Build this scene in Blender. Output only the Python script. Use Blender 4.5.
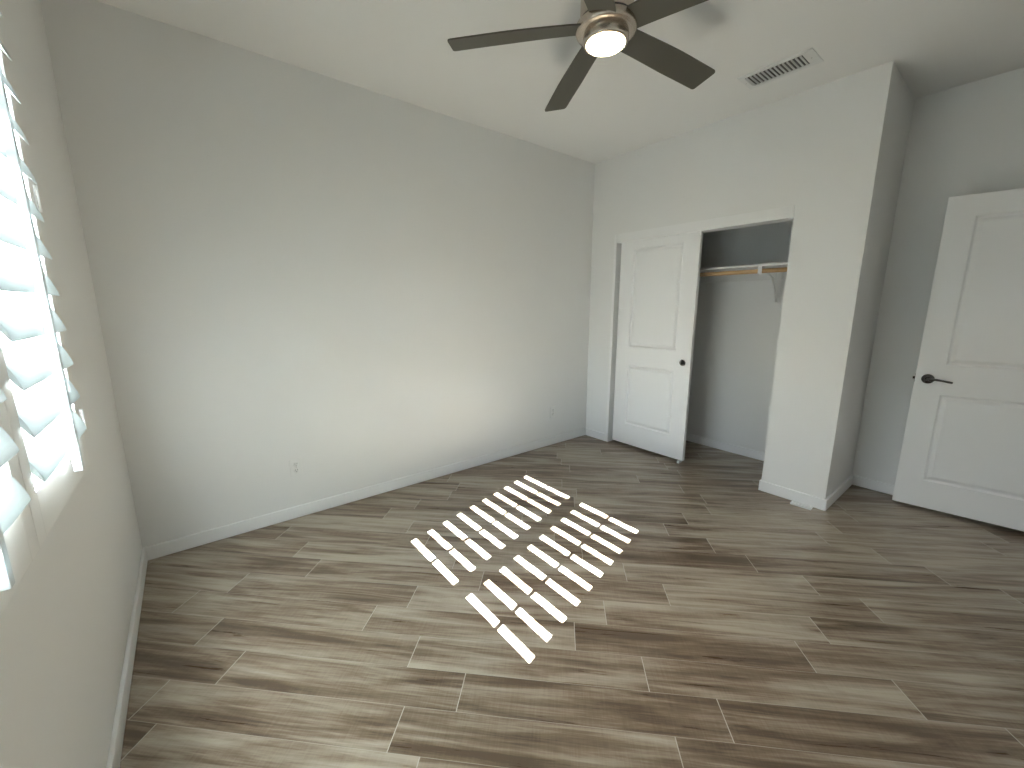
import bpy, bmesh, math, random
from mathutils import Vector, Matrix

scene = bpy.context.scene
for o in list(bpy.data.objects):
    bpy.data.objects.remove(o, do_unlink=True)
COL = scene.collection
random.seed(4)
R = math.radians

# ------------------------------------------------------------------ camera
cam = bpy.data.cameras.new('camera')
cam_ob = bpy.data.objects.new('camera', cam)
COL.objects.link(cam_ob)
cam.sensor_fit = 'HORIZONTAL'
cam.sensor_width = 36.0
cam.lens = 406.47 / 1024 * 36.0
cam.clip_start = 0.02
cam_ob.location = (0.3261, -2.8452, 1.3777)
cam_ob.rotation_euler = (R(90 - 10.778), 0, R(-38.529))
scene.camera = cam_ob

# ------------------------------------------------------------------ sky, sun, exposure
SUN_TAN = 0.8176                     # drop per metre into the room
SUN_AZ = 0.260                       # drift towards the back wall per metre
SUN_STRENGTH = 62.0
SKY_STRENGTH = 1.3
EXPOSURE = 2.26

world = bpy.data.worlds.new('sky')
scene.world = world
world.use_nodes = True
wn = world.node_tree.nodes
wl = world.node_tree.links
bg = wn['Background']
sky = wn.new('ShaderNodeTexSky')
sky.sky_type = 'NISHITA'
sky.sun_disc = False
sky.sun_elevation = R(38)
sky.sun_rotation = R(-75)
wl.new(sky.outputs['Color'], bg.inputs['Color'])
bg.inputs['Strength'].default_value = SKY_STRENGTH

sun = bpy.data.lights.new('sun', 'SUN')
sun.energy = SUN_STRENGTH
sun.angle = R(0.12)
sun.color = (0.97, 1.0, 1.05)
sun_ob = bpy.data.objects.new('sun', sun)
COL.objects.link(sun_ob)
sun_ob.location = (-6, -3, 7)
sun_ob.rotation_euler = Vector((1.0, SUN_AZ, -SUN_TAN)).to_track_quat('-Z', 'Y').to_euler()

# the window's light portal only guides the sampling of the sky
pl = bpy.data.lights.new('window_portal', 'AREA')
pl.shape = 'RECTANGLE'
pl.size = 1.5
pl.size_y = 1.24
pl.cycles.is_portal = True
pl_ob = bpy.data.objects.new('window_portal', pl)
COL.objects.link(pl_ob)
pl_ob.location = (-0.16, -1.6, 1.57)
pl_ob.rotation_euler = (0, R(-90), 0)

# unseen fill lamp added in the hall past the doorway to brighten the room
hl = bpy.data.lights.new('hall_fill', 'AREA')
hl.shape = 'DISK'
hl.size = 0.35
hl.energy = 1.0
hl.color = (1.0, 0.97, 0.92)
hl_ob = bpy.data.objects.new('hall_fill', hl)
COL.objects.link(hl_ob)
hl_ob.location = (3.6, -4.1, 2.72)

scene.view_settings.view_transform = 'Standard'
scene.view_settings.look = 'None'
scene.view_settings.gamma = 1.0
scene.view_settings.use_curve_mapping = False
scene.view_settings.exposure = EXPOSURE

cy_ = scene.cycles
cy_.use_guiding = True
cy_.use_surface_guiding = True
cy_.guiding_training_samples = 48
cy_.caustics_reflective = True
cy_.caustics_refractive = True
cy_.sample_clamp_indirect = 12.0
cy_.use_adaptive_sampling = False
cy_.use_denoising = True
cy_.denoiser = 'OPENIMAGEDENOISE'
cy_.denoising_input_passes = 'RGB_ALBEDO_NORMAL'
cy_.denoising_prefilter = 'ACCURATE'
cy_.denoising_quality = 'HIGH'

# ------------------------------------------------------------------ dimensions
W = 3.6204          # closet face
WA = 4.3012         # alcove and closet back wall
YJ = -2.1564        # pillar side
YF = -3.26          # front wall behind the camera
H = 2.74
HB, TB = 0.0803, 0.014
TH = 0.17           # outer wall thickness
TI = 0.11           # closet wall thickness

# ------------------------------------------------------------------ materials
def new_mat(name):
    m = bpy.data.materials.new(name)
    m.use_nodes = True
    nt = m.node_tree
    return m, nt, nt.nodes['Principled BSDF']

def nd(nt, typ, **kw):
    n = nt.nodes.new(typ)
    for k, v in kw.items():
        setattr(n, k, v)
    return n

def paint(name, col, rough=0.6, bump=0.0, scale=180.0, var=0.02):
    m, nt, b = new_mat(name)
    geo = nd(nt, 'ShaderNodeNewGeometry')
    no = nd(nt, 'ShaderNodeTexNoise')
    no.inputs['Scale'].default_value = 1.3
    no.inputs['Detail'].default_value = 3
    nt.links.new(geo.outputs['Position'], no.inputs['Vector'])
    mix = nd(nt, 'ShaderNodeMix', data_type='RGBA')
    mix.inputs[6].default_value = [c * (1 - var) for c in col] + [1]
    mix.inputs[7].default_value = [min(1, c * (1 + var)) for c in col] + [1]
    nt.links.new(no.outputs['Fac'], mix.inputs[0])
    nt.links.new(mix.outputs[2], b.inputs['Base Color'])
    b.inputs['Roughness'].default_value = rough
    if bump:
        n2 = nd(nt, 'ShaderNodeTexNoise')
        n2.inputs['Scale'].default_value = scale
        n2.inputs['Detail'].default_value = 2
        nt.links.new(geo.outputs['Position'], n2.inputs['Vector'])
        bp = nd(nt, 'ShaderNodeBump')
        bp.inputs['Strength'].default_value = bump
        bp.inputs['Distance'].default_value = 0.002
        nt.links.new(n2.outputs['Fac'], bp.inputs['Height'])
        nt.links.new(bp.outputs['Normal'], b.inputs['Normal'])
    return m

def metal(name, col, rough, brushed=False):
    m, nt, b = new_mat(name)
    b.inputs['Base Color'].default_value = (*col, 1)
    b.inputs['Metallic'].default_value = 1
    b.inputs['Roughness'].default_value = rough
    if brushed:
        geo = nd(nt, 'ShaderNodeTexCoord')
        mp = nd(nt, 'ShaderNodeMapping')
        mp.inputs['Scale'].default_value = (3, 3, 400)
        no = nd(nt, 'ShaderNodeTexNoise')
        no.inputs['Scale'].default_value = 6
        nt.links.new(geo.outputs['Object'], mp.inputs['Vector'])
        nt.links.new(mp.outputs['Vector'], no.inputs['Vector'])
        bp = nd(nt, 'ShaderNodeBump')
        bp.inputs['Strength'].default_value = 0.12
        bp.inputs['Distance'].default_value = 0.001
        nt.links.new(no.outputs['Fac'], bp.inputs['Height'])
        nt.links.new(bp.outputs['Normal'], b.inputs['Normal'])
        b.inputs['Anisotropic'].default_value = 0.5
    return m

M_WALL = paint('wall_paint', (0.80, 0.808, 0.80), 0.65, 0.04, 160)
M_CEIL = paint('ceiling_paint', (0.80, 0.808, 0.80), 0.75, 0.05, 140)
M_TRIM = paint('trim_paint', (0.85, 0.86, 0.86), 0.35)
M_DOOR = paint('door_paint', (0.86, 0.87, 0.87), 0.40)
M_PLASTIC = paint('white_plastic', (0.80, 0.81, 0.80), 0.3)
M_SHELF = paint('shelf_paint', (0.74, 0.75, 0.74), 0.5)
M_DARK = paint('dark_gap', (0.025, 0.025, 0.025), 0.6)
M_SLOT = paint('slot_dark', (0.03, 0.03, 0.03), 0.5)
M_VENT = paint('vent_enamel', (0.72, 0.74, 0.74), 0.4)
M_DUCT = paint('duct_dark', (0.06, 0.065, 0.065), 0.7)
M_BLADE = paint('fan_blade_laminate', (0.085, 0.080, 0.062), 0.45, var=0.06)
M_NICKEL = metal('brushed_nickel', (0.56, 0.49, 0.42), 0.26, True)  # nickel, its colour warmed to imitate the lamp's glow on the fan
M_PULL = metal('satin_nickel_pull', (0.34, 0.33, 0.31), 0.38)
M_CHROME = metal('dark_polished_chrome', (0.13, 0.13, 0.13), 0.14)
M_STEEL = metal('zinc_screw', (0.5, 0.5, 0.48), 0.4)
M_GROUND = paint('yard_concrete', (0.42, 0.40, 0.36), 0.9)
M_STUCCO = paint('stucco', (0.6, 0.57, 0.5), 0.9)

def make_wood_pole():
    m, nt, b = new_mat('pine_dowel')
    tc = nd(nt, 'ShaderNodeNewGeometry')
    mp = nd(nt, 'ShaderNodeMapping')
    mp.inputs['Scale'].default_value = (60, 3, 60)
    no = nd(nt, 'ShaderNodeTexNoise')
    no.inputs['Scale'].default_value = 2
    no.inputs['Detail'].default_value = 4
    nt.links.new(tc.outputs['Position'], mp.inputs['Vector'])
    nt.links.new(mp.outputs['Vector'], no.inputs['Vector'])
    cr = nd(nt, 'ShaderNodeValToRGB')
    cr.color_ramp.elements[0].color = (0.42, 0.25, 0.11, 1)
    cr.color_ramp.elements[1].color = (0.66, 0.45, 0.24, 1)
    nt.links.new(no.outputs['Fac'], cr.inputs['Fac'])
    nt.links.new(cr.outputs['Color'], b.inputs['Base Color'])
    b.inputs['Roughness'].default_value = 0.5
    return m
M_POLE = make_wood_pole()

def make_louver():
    # thin white vinyl that lets part of the sun through
    m, nt, b = new_mat('shutter_vinyl')
    geo = nd(nt, 'ShaderNodeNewGeometry')
    mp = nd(nt, 'ShaderNodeMapping')
    mp.inputs['Scale'].default_value = (260, 2.0, 260)
    no = nd(nt, 'ShaderNodeTexNoise')
    no.inputs['Scale'].default_value = 1.0
    nt.links.new(geo.outputs['Position'], mp.inputs['Vector'])
    nt.links.new(mp.outputs['Vector'], no.inputs['Vector'])
    mix = nd(nt, 'ShaderNodeMix', data_type='RGBA')
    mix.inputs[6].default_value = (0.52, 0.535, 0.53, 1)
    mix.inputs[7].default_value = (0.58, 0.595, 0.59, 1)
    nt.links.new(no.outputs['Fac'], mix.inputs[0])
    nt.links.new(mix.outputs[2], b.inputs['Base Color'])
    b.inputs['Roughness'].default_value = 0.35
    tr = nd(nt, 'ShaderNodeBsdfTranslucent')
    tr.inputs['Color'].default_value = (0.80, 0.90, 0.92, 1)
    ms = nd(nt, 'ShaderNodeMixShader')
    ms.inputs['Fac'].default_value = LOUVER_TRANS
    nt.links.new(b.outputs['BSDF'], ms.inputs[1])
    nt.links.new(tr.outputs['BSDF'], ms.inputs[2])
    nt.links.new(ms.outputs['Shader'], nt.nodes['Material Output'].inputs['Surface'])
    return m
LOUVER_TRANS = 0.10
M_LOUVER = make_louver()
M_SHUTTER = paint('shutter_frame_paint', (0.80, 0.80, 0.78), 0.4)

def make_glass():
    m, nt, b = new_mat('window_glass')
    nt.nodes.remove(b)
    t = nd(nt, 'ShaderNodeBsdfTransparent')
    t.inputs['Color'].default_value = (0.93, 0.96, 0.95, 1)
    g = nd(nt, 'ShaderNodeBsdfGlossy')
    g.inputs['Roughness'].default_value = 0.02
    fr = nd(nt, 'ShaderNodeFresnel')
    fr.inputs['IOR'].default_value = 1.3
    ms = nd(nt, 'ShaderNodeMixShader')
    nt.links.new(fr.outputs['Fac'], ms.inputs['Fac'])
    nt.links.new(t.outputs['BSDF'], ms.inputs[1])
    nt.links.new(g.outputs['BSDF'], ms.inputs[2])
    nt.links.new(ms.outputs['Shader'], nt.nodes['Material Output'].inputs['Surface'])
    return m
M_GLASS = make_glass()

def make_lens():
    m, nt, b = new_mat('lit_lens')
    b.inputs['Base Color'].default_value = (0.9, 0.88, 0.82, 1)
    b.inputs['Emission Color'].default_value = (1.0, 0.80, 0.52, 1)
    b.inputs['Emission Strength'].default_value = 9.0
    return m
M_LENS = make_lens()

# wood look porcelain planks, laid at 45 degrees
PLANK_W, PLANK_L, V0 = 0.1525, 0.914, -0.031
ROW_OFF = {-7: .553, -6: .36, -5: .20, -4: .416, -3: .575, -2: .79, -1: .05,
           0: .654, 1: .511, 2: .772, 3: .09, 4: .82}

def make_floor():
    m, nt, b = new_mat('wood_look_tile')
    L = nt.links.new
    def math_(op, a, bb=None, c=None):
        n = nd(nt, 'ShaderNodeMath', operation=op)
        for i, v in enumerate((a, bb, c)):
            if v is None:
                continue
            if isinstance(v, (int, float)):
                n.inputs[i].default_value = v
            else:
                L(v, n.inputs[i])
        return n.outputs[0]
    geo = nd(nt, 'ShaderNodeNewGeometry')
    sep = nd(nt, 'ShaderNodeSeparateXYZ')
    L(geo.outputs['Position'], sep.inputs[0])
    X, Y = sep.outputs[0], sep.outputs[1]
    s2 = math.sqrt(0.5)
    u = math_('MULTIPLY', math_('SUBTRACT', X, Y), s2)
    v = math_('MULTIPLY', math_('ADD', X, Y), s2)
    rowf = math_('DIVIDE', math_('SUBTRACT', V0, v), PLANK_W)
    row = math_('FLOOR', rowf)
    fv = math_('FRACT', rowf)
    ramp = nd(nt, 'ShaderNodeValToRGB')
    ramp.color_ramp.interpolation = 'CONSTANT'
    rnd = random.Random(11)
    els = ramp.color_ramp.elements
    vals = []
    for i in range(32):
        r = i - 16
        vals.append(ROW_OFF.get(r, rnd.random() * PLANK_L))
    els[0].position = 0.0
    els[0].color = (vals[0],) * 3 + (1,)
    els[1].position = 1 / 32
    els[1].color = (vals[1],) * 3 + (1,)
    for i in range(2, 32):
        e = els.new(i / 32)
        e.color = (vals[i],) * 3 + (1,)
    L(math_('DIVIDE', math_('ADD', row, 16.5), 32.0), ramp.inputs['Fac'])
    off = ramp.outputs['Color']
    sf = math_('DIVIDE', math_('SUBTRACT', u, off), PLANK_L)
    colid = math_('FLOOR', sf)
    fu = math_('FRACT', sf)
    idv = nd(nt, 'ShaderNodeCombineXYZ')
    L(row, idv.inputs[0]); L(colid, idv.inputs[1])
    idv.inputs[2].default_value = 3.7
    wn_ = nd(nt, 'ShaderNodeTexWhiteNoise', noise_dimensions='3D')
    L(idv.outputs[0], wn_.inputs['Vector'])
    rs = nd(nt, 'ShaderNodeSeparateColor')
    L(wn_.outputs['Color'], rs.inputs[0])
    r1, r2, r3 = rs.outputs[0], rs.outputs[1], rs.outputs[2]
    # distance to the plank edge
    ev = math_('MULTIPLY', math_('MINIMUM', fv, math_('SUBTRACT', 1.0, fv)), PLANK_W)
    eu = math_('MULTIPLY', math_('MINIMUM', fu, math_('SUBTRACT', 1.0, fu)), PLANK_L)
    grout_u = math_('LESS_THAN', eu, 0.0016)
    grout_v = math_('LESS_THAN', ev, 0.0009)
    grout = math_('MAXIMUM', grout_u, math_('MULTIPLY', grout_v, 0.6))
    def noise(su, sv, scale, detail, dist=0.0, rough=0.55):
        c = nd(nt, 'ShaderNodeCombineXYZ')
        L(math_('ADD', math_('MULTIPLY', u, su), math_('MULTIPLY', r1, 37.0)), c.inputs[0])
        L(math_('ADD', math_('MULTIPLY', v, sv), math_('MULTIPLY', r2, 53.0)), c.inputs[1])
        L(math_('MULTIPLY', r3, 19.0), c.inputs[2])
        n = nd(nt, 'ShaderNodeTexNoise')
        n.inputs['Scale'].default_value = scale
        n.inputs['Detail'].default_value = detail
        n.inputs['Distortion'].default_value = dist
        n.inputs['Roughness'].default_value = rough
        L(c.outputs[0], n.inputs['Vector'])
        return n.outputs['Fac']
    broad = noise(1.3, 13.0, 1.0, 5, 0.8)
    streak = noise(2.2, 42.0, 1.0, 5, 0.5, 0.65)
    fine = noise(9.0, 260.0, 1.0, 2)
    saw = noise(170.0, 12.0, 1.0, 1)
    t = math_('ADD', math_('MULTIPLY', broad, 0.62), math_('MULTIPLY', streak, 0.38))
    t = math_('ADD', t, math_('MULTIPLY', math_('SUBTRACT', fine, 0.5), 0.10))
    t = math_('ADD', t, math_('MULTIPLY', math_('SUBTRACT', saw, 0.5), 0.05))
    t = math_('ADD', t, math_('MULTIPLY', math_('SUBTRACT', r3, 0.5), 0.10))
    cr = nd(nt, 'ShaderNodeValToRGB')
    e = cr.color_ramp.elements
    e[0].position = 0.37; e[0].color = (*FLOOR_DARK, 1)
    e[1].position = 0.62; e[1].color = (*FLOOR_LIGHT, 1)
    k = e.new(0.445); k.color = (*FLOOR_BROWN, 1)
    k = e.new(0.515); k.color = (*FLOOR_MID, 1)
    L(t, cr.inputs['Fac'])
    mix = nd(nt, 'ShaderNodeMix', data_type='RGBA')
    L(grout, mix.inputs[0])
    L(cr.outputs['Color'], mix.inputs[6])
    mix.inputs[7].default_value = (*FLOOR_GROUT, 1)
    L(mix.outputs[2], b.inputs['Base Color'])
    L(math_('ADD', 0.22, math_('MULTIPLY', streak, 0.16)), b.inputs['Roughness'])
    b.inputs['Specular IOR Level'].default_value = 0.6
    bp = nd(nt, 'ShaderNodeBump')
    bp.inputs['Strength'].default_value = 0.18
    bp.inputs['Distance'].default_value = 0.001
    L(math_('SUBTRACT', streak, grout), bp.inputs['Height'])
    L(bp.outputs['Normal'], b.inputs['Normal'])
    return m
FLOOR_DARK = (0.105, 0.071, 0.045)
FLOOR_BROWN = (0.185, 0.134, 0.09)
FLOOR_MID = (0.28, 0.23, 0.171)
FLOOR_LIGHT = (0.4, 0.348, 0.278)
FLOOR_GROUT = (0.48, 0.45, 0.395)
M_FLOOR = make_floor()

# ------------------------------------------------------------------ mesh helpers
def box(bm, x0, x1, y0, y1, z0, z1, bev=0.0, mat=0, M=None):
    if x0 > x1: x0, x1 = x1, x0
    if y0 > y1: y0, y1 = y1, y0
    if z0 > z1: z0, z1 = z1, z0
    r = bmesh.ops.create_cube(bm, size=1.0)
    vs = r['verts']
    for v in vs:
        v.co = Vector(((x0 + x1) / 2 + v.co.x * (x1 - x0),
                       (y0 + y1) / 2 + v.co.y * (y1 - y0),
                       (z0 + z1) / 2 + v.co.z * (z1 - z0)))
    fs = list({f for v in vs for f in v.link_faces})
    if bev:
        es = list({e for v in vs for e in v.link_edges})
        rb = bmesh.ops.bevel(bm, geom=es, offset=bev, segments=2, profile=0.6, affect='EDGES')
        vs = list({v for f in rb['faces'] for v in f.verts} | {v for v in vs if v.is_valid})
        fs = list({f for v in vs for f in v.link_faces})
    for f in fs:
        f.material_index = mat
    if M is not None:
        for v in vs:
            v.co = M @ v.co
    return vs

def lathe(bm, prof, seg=48, center=(0, 0, 0), axis='Z', cap=True, mat=0):
    rings = []
    for r, h in prof:
        ring = []
        if r < 1e-6:
            ring = [bm.verts.new((0, 0, h))]
        else:
            for i in range(seg):
                a = 2 * math.pi * i / seg
                ring.append(bm.verts.new((r * math.cos(a), r * math.sin(a), h)))
        rings.append(ring)
    for A, B in zip(rings, rings[1:]):
        if len(A) == 1 and len(B) == 1:
            continue
        for i in range(seg):
            j = (i + 1) % seg
            if len(A) == 1:
                f = bm.faces.new((A[0], B[j], B[i]))
            elif len(B) == 1:
                f = bm.faces.new((A[i], A[j], B[0]))
            else:
                f = bm.faces.new((A[i], A[j], B[j], B[i]))
            f.smooth = True
            f.material_index = mat
    if cap:
        for ring in (rings[0], rings[-1]):
            if len(ring) > 1:
                bm.faces.new(ring).material_index = mat
    vs = [v for r in rings for v in r]
    rot = Matrix.Identity(3)
    if axis == 'X':
        rot = Matrix.Rotation(R(90), 3, 'Y')
    elif axis == 'Y':
        rot = Matrix.Rotation(R(-90), 3, 'X')
    for v in vs:
        v.co = rot @ v.co + Vector(center)
    return vs

def tube(bm, pts, radii, seg=12, flat=1.0):
    # round tube through points; flat squashes the section vertically
    rings = []
    n = len(pts)
    pts = [Vector(p) for p in pts]
    for i, p in enumerate(pts):
        d = (pts[min(i + 1, n - 1)] - pts[max(i - 1, 0)]).normalized()
        ref = Vector((0, 0, 1)) if abs(d.z) < 0.9 else Vector((1, 0, 0))
        a = d.cross(ref).normalized()
        bb = a.cross(d).normalized()
        r = radii[i] if isinstance(radii, (list, tuple)) else radii
        rings.append([bm.verts.new(p + a * r * math.cos(t) + bb * r * flat * math.sin(t))
                      for t in [2 * math.pi * k / seg for k in range(seg)]])
    for A, B in zip(rings, rings[1:]):
        for i in range(seg):
            j = (i + 1) % seg
            bm.faces.new((A[i], A[j], B[j], B[i])).smooth = True
    bm.faces.new(rings[0]); bm.faces.new(rings[-1])

def obj(name, bm, mats, parent=None, loc=None, rot=None):
    bmesh.ops.recalc_face_normals(bm, faces=bm.faces[:])
    me = bpy.data.meshes.new(name)
    bm.to_mesh(me)
    bm.free()
    for m in (mats if isinstance(mats, (list, tuple)) else [mats]):
        me.materials.append(m)
    o = bpy.data.objects.new(name, me)
    COL.objects.link(o)
    if parent is not None:
        o.parent = parent
    if loc is not None:
        o.location = loc
    if rot is not None:
        o.rotation_euler = rot
    return o

def struct(name, bm, mats, label=None, cat=None):
    o = obj(name, bm, mats)
    o['kind'] = 'structure'
    if label: o['label'] = label
    if cat: o['category'] = cat
    return o

def thing(name, label, cat, loc=(0, 0, 0), rot=(0, 0, 0), group=None, kind=None):
    o = bpy.data.objects.new(name, None)
    o.empty_display_size = 0.1
    COL.objects.link(o)
    o.location = loc
    o.rotation_euler = rot
    o['label'] = label
    o['category'] = cat
    if group: o['group'] = group
    if kind: o['kind'] = kind
    return o

def tag(o, label, cat, group=None):
    o['label'] = label
    o['category'] = cat
    if group: o['group'] = group
    return o

def dup(root):
    r = root.copy(); COL.objects.link(r)
    for ch in list(root.children):
        c = ch.copy(); COL.objects.link(c); c.parent = r
        for g in list(ch.children):
            d = g.copy(); COL.objects.link(d); d.parent = c
    return r

# ------------------------------------------------------------------ room shell
bm = bmesh.new(); box(bm, -TH, WA + 0.12, -4.9, 0.12, -0.1, 0.0)
struct('floor', bm, M_FLOOR, 'wood look plank tile floor laid diagonally', 'floor')

bm = bmesh.new(); box(bm, -TH, WA + 0.12, -4.9, 0.12, H, H + 0.1)
struct('ceiling', bm, M_CEIL, 'flat white painted ceiling', 'ceiling')

# window wall with its opening
WY0, WY1, WZ0, WZ1 = -2.24, -0.985, 0.93, 2.30
bm = bmesh.new()
box(bm, -TH, 0, WY1, 0.12, 0, H)
box(bm, -TH, 0, YF - 0.1, WY0, 0, H)
box(bm, -TH, 0, WY0, WY1, 0, WZ0)
box(bm, -TH, 0, WY0, WY1, WZ1, H)
struct('wall_left', bm, M_WALL, 'white painted wall holding the shuttered window', 'wall')

bm = bmesh.new(); box(bm, 0, WA + 0.12, 0, 0.12, 0, H)
struct('wall_back', bm, M_WALL, 'long blank white wall with two outlets', 'wall')

# closet face wall, opening and pillar
CY0, CY1, CZ = -1.757, -0.305, 1.972
bm = bmesh.new()
box(bm, W, W + TI, CY1, 0, 0, H)
box(bm, W, W + TI, YJ, CY0, 0, H)
box(bm, W, W + TI, CY0, CY1, CZ, H)
struct('wall_closet', bm, M_WALL, 'white wall around the closet opening', 'wall')
bm = bmesh.new(); box(bm, W + TI, WA, YJ, YJ + TI, 0, H)
struct('wall_jog', bm, M_WALL, 'narrow side of the closet block facing the alcove', 'wall')
bm = bmesh.new(); box(bm, WA, WA + 0.12, -4.9, 0, 0, H)
struct('wall_right', bm, M_WALL, 'white wall behind the open door and closet', 'wall')

# front wall behind the camera with the doorway, and the hall past it
DX0, DX1, DZ = 3.405, 4.228, 2.058
bm = bmesh.new()
box(bm, 0, DX0, YF - 0.1, YF, 0, H)
box(bm, DX1, WA, YF - 0.1, YF, 0, H)
box(bm, DX0, DX1, YF - 0.1, YF, DZ, H)
struct('wall_front', bm, M_WALL, 'white wall with the doorway to the hall', 'wall')
bm = bmesh.new(); box(bm, 2.9, WA, -4.9, -4.8, 0, H)
box(bm, 2.8, 2.9, -4.9, YF - 0.1, 0, H)
struct('wall_hall', bm, M_WALL, 'plain white hall walls beyond the doorway', 'wall')

# baseboards: flat board with a small eased top edge
def baseboard(name, runs):
    bm = bmesh.new()
    for x0, x1, y0, y1 in runs:
        box(bm, x0, x1, y0, y1, 0, HB, 0.005)
    where = {'back': 'along the long blank wall', 'left': 'under the shuttered window', 'closet': 'beside the closet opening and around the pillar front',
             'jog': 'on the narrow side of the pillar', 'right': 'in the alcove behind the open door',
             'interior': 'inside the closet along its back wall', 'front': 'on the doorway wall'}[name.split('_')[1]]
    return struct(name, bm, M_TRIM, 'white baseboard ' + where, 'baseboard')
baseboard('baseboard_back', [(0, W, -TB, 0)])
baseboard('baseboard_left', [(0, TB, YF, -TB)])
baseboard('baseboard_closet', [(W - TB, W, CY1 + 0.02, -TB), (W - TB, W, YJ - TB, CY0 - 0.004),
                               (W - TB, W + 0.02, CY0 - 0.004, CY0 + 0.010)])
baseboard('baseboard_jog', [(W, WA - TB, YJ - TB, YJ)])
baseboard('baseboard_right', [(WA - TB, WA, YF, YJ)])
baseboard('baseboard_interior', [(WA - TB, WA, YJ + TI, 0)])
baseboard('baseboard_front', [(TB, DX0 - 0.06, YF, YF + TB)])

# closet opening: side jamb and head fascia
bm = bmesh.new()
box(bm, W - 0.010, W + TI, CY1 - 0.006, CY1 + 0.022, 0, CZ + 0.075, 0.002)
struct('trim_1', bm, M_TRIM, 'thin white jamb strip at left of closet opening', 'trim')
bm = bmesh.new()
box(bm, W - 0.004, W + 0.014, CY0, CY1 - 0.006, CZ - 0.003, CZ + 0.076, 0.0015)
box(bm, W + 0.014, W + TI, CY0, CY1 - 0.006, CZ - 0.002, CZ)
struct('trim_2', bm, M_TRIM, 'white fascia board along closet opening head', 'trim')
# doorway casing behind the camera
bm = bmesh.new()
box(bm, DX0 - 0.06, DX0, YF, YF + 0.016, 0, DZ + 0.06, 0.003)
box(bm, DX0, DX1, YF, YF + 0.016, DZ, DZ + 0.06, 0.003)
struct('trim_3', bm, M_TRIM, 'white casing around the hall doorway', 'trim')

# outside: yard and eave
bm = bmesh.new(); box(bm, -14, -TH, -12, 10, -0.25, -0.12)
struct('ground', bm, M_GROUND, 'pale concrete yard outside the window', 'ground')
bm = bmesh.new()
box(bm, -0.75, -TH, -6, 3, 2.635, 2.80)
struct('eave', bm, M_STUCCO, 'stucco roof overhang outside above the window', 'eave')

# ------------------------------------------------------------------ window
win = thing('window_1', 'bright window behind the white louvered shutters', 'window',
            (-0.11, (WY0 + WY1) / 2, WZ0), kind='structure')
wy, hh = (WY1 - WY0) / 2, WZ1 - WZ0
bm = bmesh.new()
for a in (-1, 1):
    box(bm, -0.03, 0.03, a * wy, a * (wy - 0.035), 0, hh)
box(bm, -0.03, 0.03, -wy + 0.035, wy - 0.035, 0, 0.035)
box(bm, -0.03, 0.03, -wy + 0.035, wy - 0.035, hh - 0.035, hh)
obj('window_frame', bm, M_PLASTIC, win)
bm = bmesh.new(); box(bm, -0.004, 0.004, -wy + 0.034, wy - 0.034, 0.034, hh - 0.034)
obj('pane', bm, M_GLASS, win)

# shutter surround fixed to the wall
FY0, FY1, FZ0, FZ1 = -2.218, -0.972, 0.842, 2.40
FX = 0.012
bm = bmesh.new()
fw = 0.030
box(bm, 0, FX, FY1 - fw, FY1, FZ0, FZ1, 0.002)
box(bm, 0, FX, FY0, FY0 + fw, FZ0, FZ1, 0.002)
box(bm, 0, FX, FY0 + fw, FY1 - fw, FZ0, FZ0 + fw, 0.002)
box(bm, 0, FX, FY0 + fw, FY1 - fw, FZ1 - fw, FZ1, 0.002)
struct('trim_4', bm, M_SHUTTER, 'slim white frame fixed around the window shutters', 'trim')

# ------------------------------------------------------------------ louvered shutters
LOUV_W, LOUV_T, LOUV_A = 0.114, 0.0115, R(67.6)
PITCH, TIP_Z0, TIP_X, NL = 0.1022, 1.000, 0.046, 12
ca, sa = math.cos(LOUV_A), math.sin(LOUV_A)
PIV_X = TIP_X - LOUV_W / 2 * ca
PIV_Z0 = TIP_Z0 + LOUV_W / 2 * sa
SX0, SX1 = 0.004, 0.030           # panel thickness

def louver_bm(half):
    bm = bmesh.new()
    n = 20
    sec = []
    for i in range(n):
        t = 2 * math.pi * i / n
        a = LOUV_W / 2 * math.cos(t)
        # lens shaped section with thin rounded edges
        b = LOUV_T / 2 * math.sin(t) * (0.55 + 0.45 * abs(math.sin(t)))
        # long axis: outer edge high, room edge low
        sec.append((a * ca + b * sa, -a * sa + b * ca))
    A = [bm.verts.new((x, -half, z)) for x, z in sec]
    B = [bm.verts.new((x, half, z)) for x, z in sec]
    for i in range(n):
        j = (i + 1) % n
        bm.faces.new((A[i], A[j], B[j], B[i])).smooth = True
    bm.faces.new(A); bm.faces.new(B)
    # end pivot pins
    return bm

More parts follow.
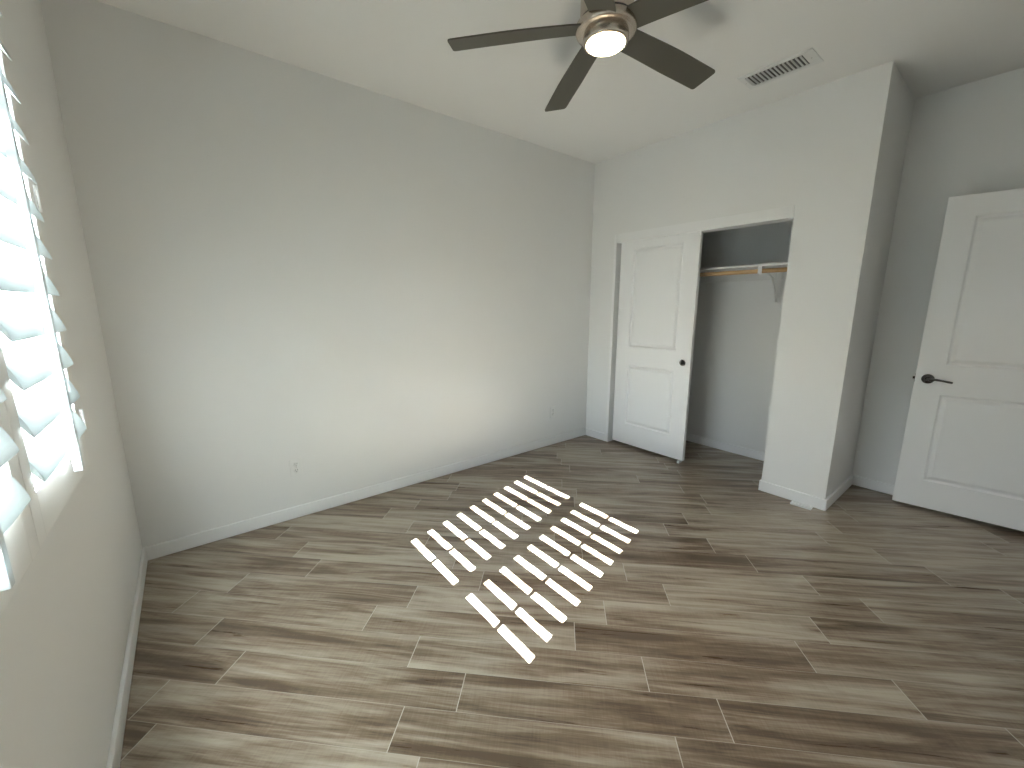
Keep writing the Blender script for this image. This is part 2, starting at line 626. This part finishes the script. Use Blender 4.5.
def shutter(y0, y1, label, hinge_side, stiles):
    """y0<y1 the louver span; stiles=(outer width at y1, width at y0)"""
    yc, half = (y0 + y1) / 2, (y1 - y0) / 2
    zb, zt = 0.872, 2.365
    root = thing('window_shutter', label, 'shutter', (0, yc, zb), group='louvered window shutters')
    s1, s0 = stiles
    def part(name, bm, m):
        return obj(name, bm, m, root)
    for sgn, sw in ((1, s1), (-1, s0)):
        bm = bmesh.new()
        box(bm, SX0, SX1, sgn * half, sgn * (half + sw), 0, zt - zb, 0.003)
        part('stile', bm, M_SHUTTER)
    bm = bmesh.new()
    box(bm, SX0, SX1, -half - 0.002, half + 0.002, 0, RAIL_TOP - zb, 0.003)
    part('bottom_rail', bm, M_SHUTTER)
    bm = bmesh.new()
    top0 = PIV_Z0 + PITCH * (NL - 1) + LOUV_W / 2 * sa + 0.006
    box(bm, SX0, SX1, -half - 0.002, half + 0.002, top0 - zb, zt - zb, 0.003)
    part('top_rail', bm, M_SHUTTER)
    lv = None
    for k in range(NL):
        z = PIV_Z0 + PITCH * k - zb
        if lv is None:
            lv = part('louver', louver_bm(half + 0.005), M_LOUVER)
            lv.location = (PIV_X, 0, z)
        else:
            c = lv.copy(); COL.objects.link(c); c.parent = root
            c.location = (PIV_X, 0, z)
    # tilt rod with its staples to every louver
    bm = bmesh.new()
    rx0, rx1 = TIP_X + 0.001, TIP_X + 0.019
    box(bm, rx0, rx1, -0.010, 0.010, 0.942 - zb, top0 - 0.02 - zb, 0.0025)
    rod = part('tilt_rod', bm, M_LOUVER)
    st = None
    for k in range(NL):
        if st is None:
            bm = bmesh.new()
            tube(bm, [(TIP_X - 0.004, -0.003, 0.006), (rx0 + 0.003, -0.003, 0.002), (rx0 + 0.003, 0.003, 0.002), (TIP_X - 0.004, 0.003, 0.006)], 0.0011, 6)
            st = o = obj('staple', bm, M_STEEL, rod)
        else:
            o = st.copy(); COL.objects.link(o); o.parent = rod
        o.location = (0, 0, TIP_Z0 + PITCH * k - zb)
    for z in (1.02, 1.685, 2.27):
        bm = bmesh.new()
        yy = hinge_side * (half + (s1 if hinge_side > 0 else s0))
        box(bm, SX1 - 0.002, SX1 + 0.003, yy - 0.010, yy + 0.010, z - 0.036 - zb, z + 0.036 - zb, 0.001)
        lathe(bm, [(0.0045, -0.036), (0.0045, 0.036)], 12, (SX1 + 0.004, yy, z - zb))
        part('hinge', bm, M_PLASTIC)
    return root

RAIL_TOP = 0.982
shutter(-1.553, -1.055, 'white louvered shutter panel nearest the long blank wall', 1, (0.053, 0.0567))
shutter(-2.138, -1.667, 'white louvered shutter panel nearer the camera, cut off by the photo edge', -1, (0.0567, 0.050))

# ------------------------------------------------------------------ panelled doors
def panel_door(bm, w, h, t, panels, prof):
    """slab in local u (0..w), v (0..h), front at depth 0, back at -t; both faces moulded"""
    us = sorted({0, w} | {p[0] for p in panels} | {p[1] for p in panels})
    vs = sorted({0, h} | {p[2] for p in panels} | {p[3] for p in panels})
    for side in (0, 1):
        def P(u, v, d):
            return bm.verts.new((u, v, d if side == 0 else -t - d))
        for i in range(len(us) - 1):
            for j in range(len(vs) - 1):
                a = (us[i], us[i + 1], vs[j], vs[j + 1])
                if any(abs(a[0] - p[0]) < 1e-6 and abs(a[1] - p[1]) < 1e-6 and abs(a[2] - p[2]) < 1e-6 and abs(a[3] - p[3]) < 1e-6 for p in panels):
                    rings = []
                    for ins, d in prof:
                        rings.append([P(a[0] + ins, a[2] + ins, d), P(a[1] - ins, a[2] + ins, d),
                                      P(a[1] - ins, a[3] - ins, d), P(a[0] + ins, a[3] - ins, d)])
                    for A, B in zip(rings, rings[1:]):
                        for k in range(4):
                            l = (k + 1) % 4
                            bm.faces.new((A[k], A[l], B[l], B[k]))
                    bm.faces.new(rings[-1])
                else:
                    bm.faces.new((P(a[0], a[2], 0), P(a[1], a[2], 0), P(a[1], a[3], 0), P(a[0], a[3], 0)))
    for (a, b) in (((0, 0), (w, 0)), ((w, 0), (w, h)), ((w, h), (0, h)), ((0, h), (0, 0))):
        bm.faces.new((bm.verts.new((*a, 0)), bm.verts.new((*b, 0)), bm.verts.new((*b, -t)), bm.verts.new((*a, -t))))
    bmesh.ops.remove_doubles(bm, verts=bm.verts[:], dist=1e-5)

PROF = [(0, 0), (0.003, -0.004), (0.010, -0.0125), (0.017, -0.0135), (0.036, -0.004), (0.042, -0.0035)]

# sliding closet door; local u runs towards the pillar, v up, depth towards the room
def face_matrix(origin, udir, ndir):
    u = Vector(udir).normalized(); n = Vector(ndir).normalized(); v = Vector((0, 0, 1))
    M = Matrix.Identity(4)
    for i in range(3):
        M[i][0], M[i][1], M[i][2], M[i][3] = u[i], v[i], n[i], origin[i]
    return M

DT = 0.034
dX = W + 0.022
droot = thing('door_1', 'white two panel sliding closet door with round pull', 'door', (dX + DT / 2, -0.73, 0.02), kind='structure')
bm = bmesh.new()
dw, dh = 0.768, 1.99
panel_door(bm, dw, dh, DT, [(0.140, dw - 0.140, 0.205, 0.795), (0.140, dw - 0.140, 0.972, 1.872)], PROF)
Md = face_matrix((dX, -0.343, 0.029), (0, -1, 0), (-1, 0, 0))
Minv = Matrix.Translation(-droot.location)
for v in bm.verts: v.co = Minv @ Md @ v.co
obj('door_panel', bm, M_DOOR, droot)
bm = bmesh.new()
pv = lathe(bm, [(0.0, -0.004), (0.016, -0.004), (0.019, 0.0005), (0.022, 0.0035), (0.0265, 0.003), (0.0275, 0.0)], 32)
Mp = Md @ Matrix.Translation((0.697, 0.873, 0.0))
for v in bm.verts: v.co = Minv @ Mp @ v.co
p = obj('finger_pull', bm, M_PULL, droot); p['label'] = 'round satin nickel finger pull'
bm = bmesh.new()
box(bm, dX - 0.012, dX + DT + 0.012, -1.085, -1.065, 0.0, 0.022, 0.001)
for v in bm.verts: v.co = Minv @ v.co
obj('floor_guide', bm, M_PLASTIC, droot)

# open hinged door standing against the alcove wall
ddir = Vector((0.12965, -0.99156, 0)); dn = Vector((-0.99156, -0.12965, 0))
D0 = Vector((4.108, -2.428, 0.029))
dw2, dh2 = 0.808, 2.012
root2 = thing('door_2', 'white two panel door standing open with lever handle', 'door', D0 + ddir * dw2, kind='structure')
Mi2 = Matrix.Translation(-root2.location)
M2 = face_matrix(D0, ddir, dn)
bm = bmesh.new()
panel_door(bm, dw2, dh2, 0.035, [(0.130, dw2 - 0.130, 0.190, 0.785), (0.130, dw2 - 0.130, 0.978, 1.888)], PROF)
for v in bm.verts: v.co = Mi2 @ M2 @ v.co
obj('door_panel', bm, M_DOOR, root2)
for back in (0, 1):
    bm = bmesh.new()
    s = 1 if not back else -1
    z0 = 0.0 if not back else -0.035
    lathe(bm, [(0.0315, 0.0), (0.0315, 0.004), (0.028, 0.009), (0.016, 0.012), (0.0125, 0.016), (0.0115, 0.040), (0.010, 0.046), (0.0, 0.047)], 32)
    tube(bm, [(-0.004, 0, 0.042), (0.012, 0.0, 0.044), (0.035, 0.003, 0.045), (0.065, -0.001, 0.043), (0.095, -0.006, 0.043), (0.112, -0.008, 0.045)],
         [0.0095, 0.010, 0.0075, 0.0065, 0.007, 0.006], 14, 0.9)
    Mh = M2 @ Matrix.Translation((0.061, 0.881, z0)) @ Matrix.Diagonal((1, 1, s, 1))
    for v in bm.verts: v.co = Mi2 @ Mh @ v.co
    p = obj('lever_handle', bm, M_CHROME, root2); p['label'] = 'dark chrome lever handle'
bm = bmesh.new()
box(bm, -0.001, 0.0015, 0.853, 0.909, -0.030, -0.005, 0.0005)
box(bm, -0.011, 0.0, 0.873, 0.889, -0.024, -0.011, 0.002)
for v in bm.verts: v.co = Mi2 @ M2 @ v.co
p = obj('latch', bm, M_CHROME, root2); p['label'] = 'dark metal latch bolt'
for z in (0.2, 1.0, 1.8):
    bm = bmesh.new()
    lathe(bm, [(0.006, -0.045), (0.006, 0.045)], 14, (dw2 + 0.004, z, -0.018), 'Y')
    for v in bm.verts: v.co = Mi2 @ M2 @ v.co
    obj('hinge', bm, M_PULL, root2)

# ------------------------------------------------------------------ closet fittings
SHX, SHZ = 3.870, 1.703
sh = thing('closet_shelf', 'white shelf board across the closet above the rod', 'shelf', (4.09, -1.02, SHZ))
def prt(name, bm, m, root):
    t = Matrix.Translation(-root.location)
    for v in bm.verts: v.co = t @ v.co
    return obj(name, bm, m, root)
bm = bmesh.new(); box(bm, SHX, WA, YJ + TI, 0, SHZ - 0.018, SHZ, 0.0015)
prt('shelf_board', bm, M_SHELF, sh)
bm = bmesh.new()
box(bm, WA - 0.018, WA, YJ + TI, 0, SHZ - 0.10, SHZ - 0.018, 0.002)
prt('wall_cleat', bm, M_SHELF, sh)
# steel bracket: wall plate, arm under the board, diagonal brace and a rod hook
by = -1.485
bm = bmesh.new()
box(bm, WA - 0.022, WA - 0.018, by - 0.016, by + 0.016, SHZ - 0.30, SHZ - 0.018, 0.001)
box(bm, SHX + 0.006, WA - 0.018, by - 0.008, by + 0.008, SHZ - 0.030, SHZ - 0.018, 0.001)
tube(bm, [(WA - 0.022, by, SHZ - 0.285), (WA - 0.055, by, SHZ - 0.225), (WA - 0.16, by, SHZ - 0.09), (SHX + 0.075, by, SHZ - 0.032)], [0.008, 0.008, 0.007, 0.006], 10)
PX, PZ = SHX + 0.030, SHZ - 0.052
arc = [(PX + 0.0215 * math.cos(t), by, PZ + 0.0215 * math.sin(t)) for t in [R(a) for a in range(150, 391, 20)]]
tube(bm, [(SHX + 0.014, by, SHZ - 0.026)] + arc[0:] , 0.0045, 8)
box(bm, SHX + 0.002, SHX + 0.014, by - 0.013, by + 0.013, PZ - 0.018, SHZ - 0.018, 0.002)
p = prt('shelf_bracket', bm, M_PLASTIC, sh); p['label'] = 'white metal shelf and rod bracket'

bm = bmesh.new()
lathe(bm, [(0.0165, YJ + TI + 0.001), (0.0165, -0.001)], 24, (PX, 0, PZ), 'Y')
# lathe along Y
rod = tag(obj('closet_rod', bm, M_POLE), 'light wooden closet rod hanging under the white shelf', 'rod')

# ------------------------------------------------------------------ ceiling fan
FXc, FYc = 1.8376, -1.5752
BZ = 2.484
fan = thing('ceiling_fan', 'five bladed ceiling fan in brushed nickel with lit round lamp', 'ceiling fan', (FXc, FYc, H))
z = lambda a: a - H
bm = bmesh.new()
lathe(bm, [(0.0, 0), (0.076, 0), (0.076, z(2.715)), (0.066, z(2.695)), (0.050, z(2.685)), (0.050, z(2.68)), (0.0, z(2.68))], 64)
obj('canopy', bm, M_NICKEL, fan)
bm = bmesh.new()
lathe(bm, [(0.0, z(2.69)), (0.04, z(2.69)), (0.088, z(2.675)), (0.104, z(2.655)), (0.108, z(2.62)), (0.108, z(2.545)), (0.104, z(2.535)), (0.0, z(2.535))], 64)
obj('motor_housing', bm, M_NICKEL, fan)
bm = bmesh.new()
lathe(bm, [(0.0, z(2.538)), (0.112, z(2.538)), (0.112, z(2.522)), (0.0, z(2.522))], 64)
obj('hub', bm, M_DARK, fan)
bm = bmesh.new()
lathe(bm, [(0.0, z(2.526)), (0.121, z(2.526)), (0.1255, z(2.522)), (0.1255, z(2.502)), (0.121, z(2.494)), (0.108, z(2.489)), (0.0, z(2.489))], 72)
obj('switch_housing', bm, M_NICKEL, fan)
bm = bmesh.new()
lathe(bm, [(0.0, z(2.490)), (0.092, z(2.490)), (0.093, z(2.484)), (0.093, z(2.462)), (0.090, z(2.4555)), (0.081, z(2.4535)), (0.079, z(2.4555)), (0.0, z(2.4555))], 72)
lk = obj('light_kit', bm, M_NICKEL, fan)
bm = bmesh.new()
lathe(bm, [(0.0795, z(2.456)), (0.0795, z(2.4525)), (0.076, z(2.4500)), (0.055, z(2.4485)), (0.0, z(2.4480))], 64, cap=False)
p = obj('lamp_lens', bm, M_LENS, lk); p['label'] = 'glowing warm white lens'

def blade_bm():
    # flat laminate blade, slightly bowed down to the tip, rounded tip corners
    bm = bmesh.new()
    r0, r1, wt, w0, t, cr = 0.105, 0.66, 0.1295, 0.108, 0.006, 0.014
    rs = [r0 + (r1 - cr - r0) * i / 14 for i in range(15)]
    st = []
    for r in rs:
        k = min(1.0, (r - r0) / 0.30)
        st.append((r, (w0 + (wt - w0) * k) / 2))
    for i in range(1, 7):
        a = R(15 * i)
        st.append((r1 - cr + cr * math.sin(a), wt / 2 - cr + cr * math.cos(a)))
    rows = []
    for r, hw in st:
        dz = BOW * (1 - ((r - r0) / (r1 - r0)) ** 1.4)
        rows.append([bm.verts.new((r, y, dz + h)) for y, h in ((-hw, t / 2), (hw, t / 2), (hw, -t / 2), (-hw, -t / 2))])
    for A, B in zip(rows, rows[1:]):
        for i in range(4):
            j = (i + 1) % 4
            bm.faces.new((A[i], A[j], B[j], B[i]))
    bm.faces.new(rows[0]); bm.faces.new(rows[-1])
    return bm
BOW = 0.028

b0 = None
for k in range(5):
    a = R(136.26 - 72 * k)
    # pitched about its own length
    rot = Matrix.Rotation(a, 4, 'Z') @ Matrix.Rotation(R(-12.6), 4, 'X')
    if b0 is None:
        b0 = obj('fan_blade', blade_bm(), M_BLADE, fan)
        o = b0
    else:
        o = b0.copy(); COL.objects.link(o); o.parent = fan
    o.rotation_euler = rot.to_euler()
    o.location = (0, 0, BZ - H)

# ------------------------------------------------------------------ ceiling vent
VX0, VX1, VY0, VY1 = 3.152, 3.285, -1.858, -1.558
vent = thing('ceiling_vent', 'white louvered ceiling air vent between fan and closet', 'vent', ((VX0 + VX1) / 2, (VY0 + VY1) / 2, H))
cx, cy = vent.location.x, vent.location.y
hx, hy = (VX1 - VX0) / 2, (VY1 - VY0) / 2
bm = bmesh.new()
fl = 0.030; fe = 0.055; t = 0.006
box(bm, -hx - fl, -hx, -hy - fe, hy + fl, -t, 0, 0.002)
box(bm, hx, hx + fl, -hy - fe, hy + fl, -t, 0, 0.002)
box(bm, -hx, hx, hy, hy + fl, -t, 0, 0.002)
box(bm, -hx, hx, -hy - fe, -hy, -t, 0, 0.002)
fr = obj('vent_frame', bm, M_VENT, vent)
for sx, yy in ((0, hy + fl * 0.55), (0, -hy - fe * 0.45)):
    bm = bmesh.new()
    lathe(bm, [(0.0, -t - 0.0022), (0.003, -t - 0.0018), (0.004, -t)], 12, (sx, yy, 0), cap=False)
    obj('screw', bm, M_STEEL, fr)
bm = bmesh.new(); box(bm, -hx, hx, -hy, hy, -0.0012, 0)
obj('duct', bm, M_DUCT, vent)
s0 = None
NS = 14
for i in range(NS):
    yy = -hy + (i + 0.5) * 2 * hy / NS
    if s0 is None:
        bm = bmesh.new()
        box(bm, -hx, hx, -0.0011, 0.0011, -0.0045, 0.0045, M=Matrix.Rotation(R(28), 4, 'X'))
        s0 = obj('slat', bm, M_VENT, vent); o = s0
    else:
        o = s0.copy(); COL.objects.link(o); o.parent = vent
    o.location = (0, yy, -0.0058)

# ------------------------------------------------------------------ wall outlets
def outlet(x, zc, label):
    root = thing('wall_outlet', label, 'outlet', (x, 0, zc), group='duplex wall outlets')
    bm = bmesh.new(); box(bm, -0.036, 0.036, -0.006, 0, -0.058, 0.058, 0.0025)
    obj('cover_plate', bm, M_PLASTIC, root)
    for s in (1, -1):
        bm = bmesh.new()
        lathe(bm, [(0.0, 0.0085), (0.0155, 0.0085), (0.017, 0.007), (0.017, 0.005)], 24)
        for v in bm.verts:
            v.co = Vector((v.co.x, -v.co.z, s * 0.0205 + max(-0.0135, min(0.0135, v.co.y))))
        rc = obj('receptacle', bm, M_PLASTIC, root)
        bm = bmesh.new()
        for sx in (-0.0063, 0.0063):
            box(bm, sx - 0.0013, sx + 0.0013, -0.0090, -0.0080, s * 0.0205 + 0.001, s * 0.0205 + 0.009)
        lathe(bm, [(0.0, 0.0090), (0.0026, 0.0090), (0.0026, 0.0080)], 12)
        for v in bm.verts:
            if v.co.y > -0.0079 or abs(v.co.z) < 0.0091 and abs(v.co.x) < 0.003:
                v.co = Vector((v.co.x, -v.co.z, s * 0.0205 - 0.007 + v.co.y))
        obj('slot', bm, M_SLOT, rc)
    bm = bmesh.new()
    lathe(bm, [(0.0, 0.0075), (0.0022, 0.0072), (0.003, 0.0058)], 12)
    for v in bm.verts:
        v.co = Vector((v.co.x, -v.co.z, v.co.y))
    obj('screw', bm, M_STEEL, root)
    return root
outlet(0.785, 0.345, 'white duplex outlet on the long wall nearer the window')
outlet(3.112, 0.337, 'white duplex outlet on the long wall near the closet corner')

# ------------------------------------------------------------------ floor guide strip lying by the pillar
bm = bmesh.new()
box(bm, -0.030, 0.030, -0.062, 0.062, 0.0, 0.008, 0.0012)
box(bm, -0.030, -0.026, -0.062, 0.062, 0.007, 0.015, 0.001)
box(bm, 0.004, 0.008, -0.050, 0.050, 0.007, 0.020, 0.001)
tag(obj('plastic_strip', bm, M_PLASTIC, None, (W - TB - 0.034, -2.040, 0.0), (0, 0, R(3))),
    'small white plastic strip lying on the floor against the pillar', 'strip')
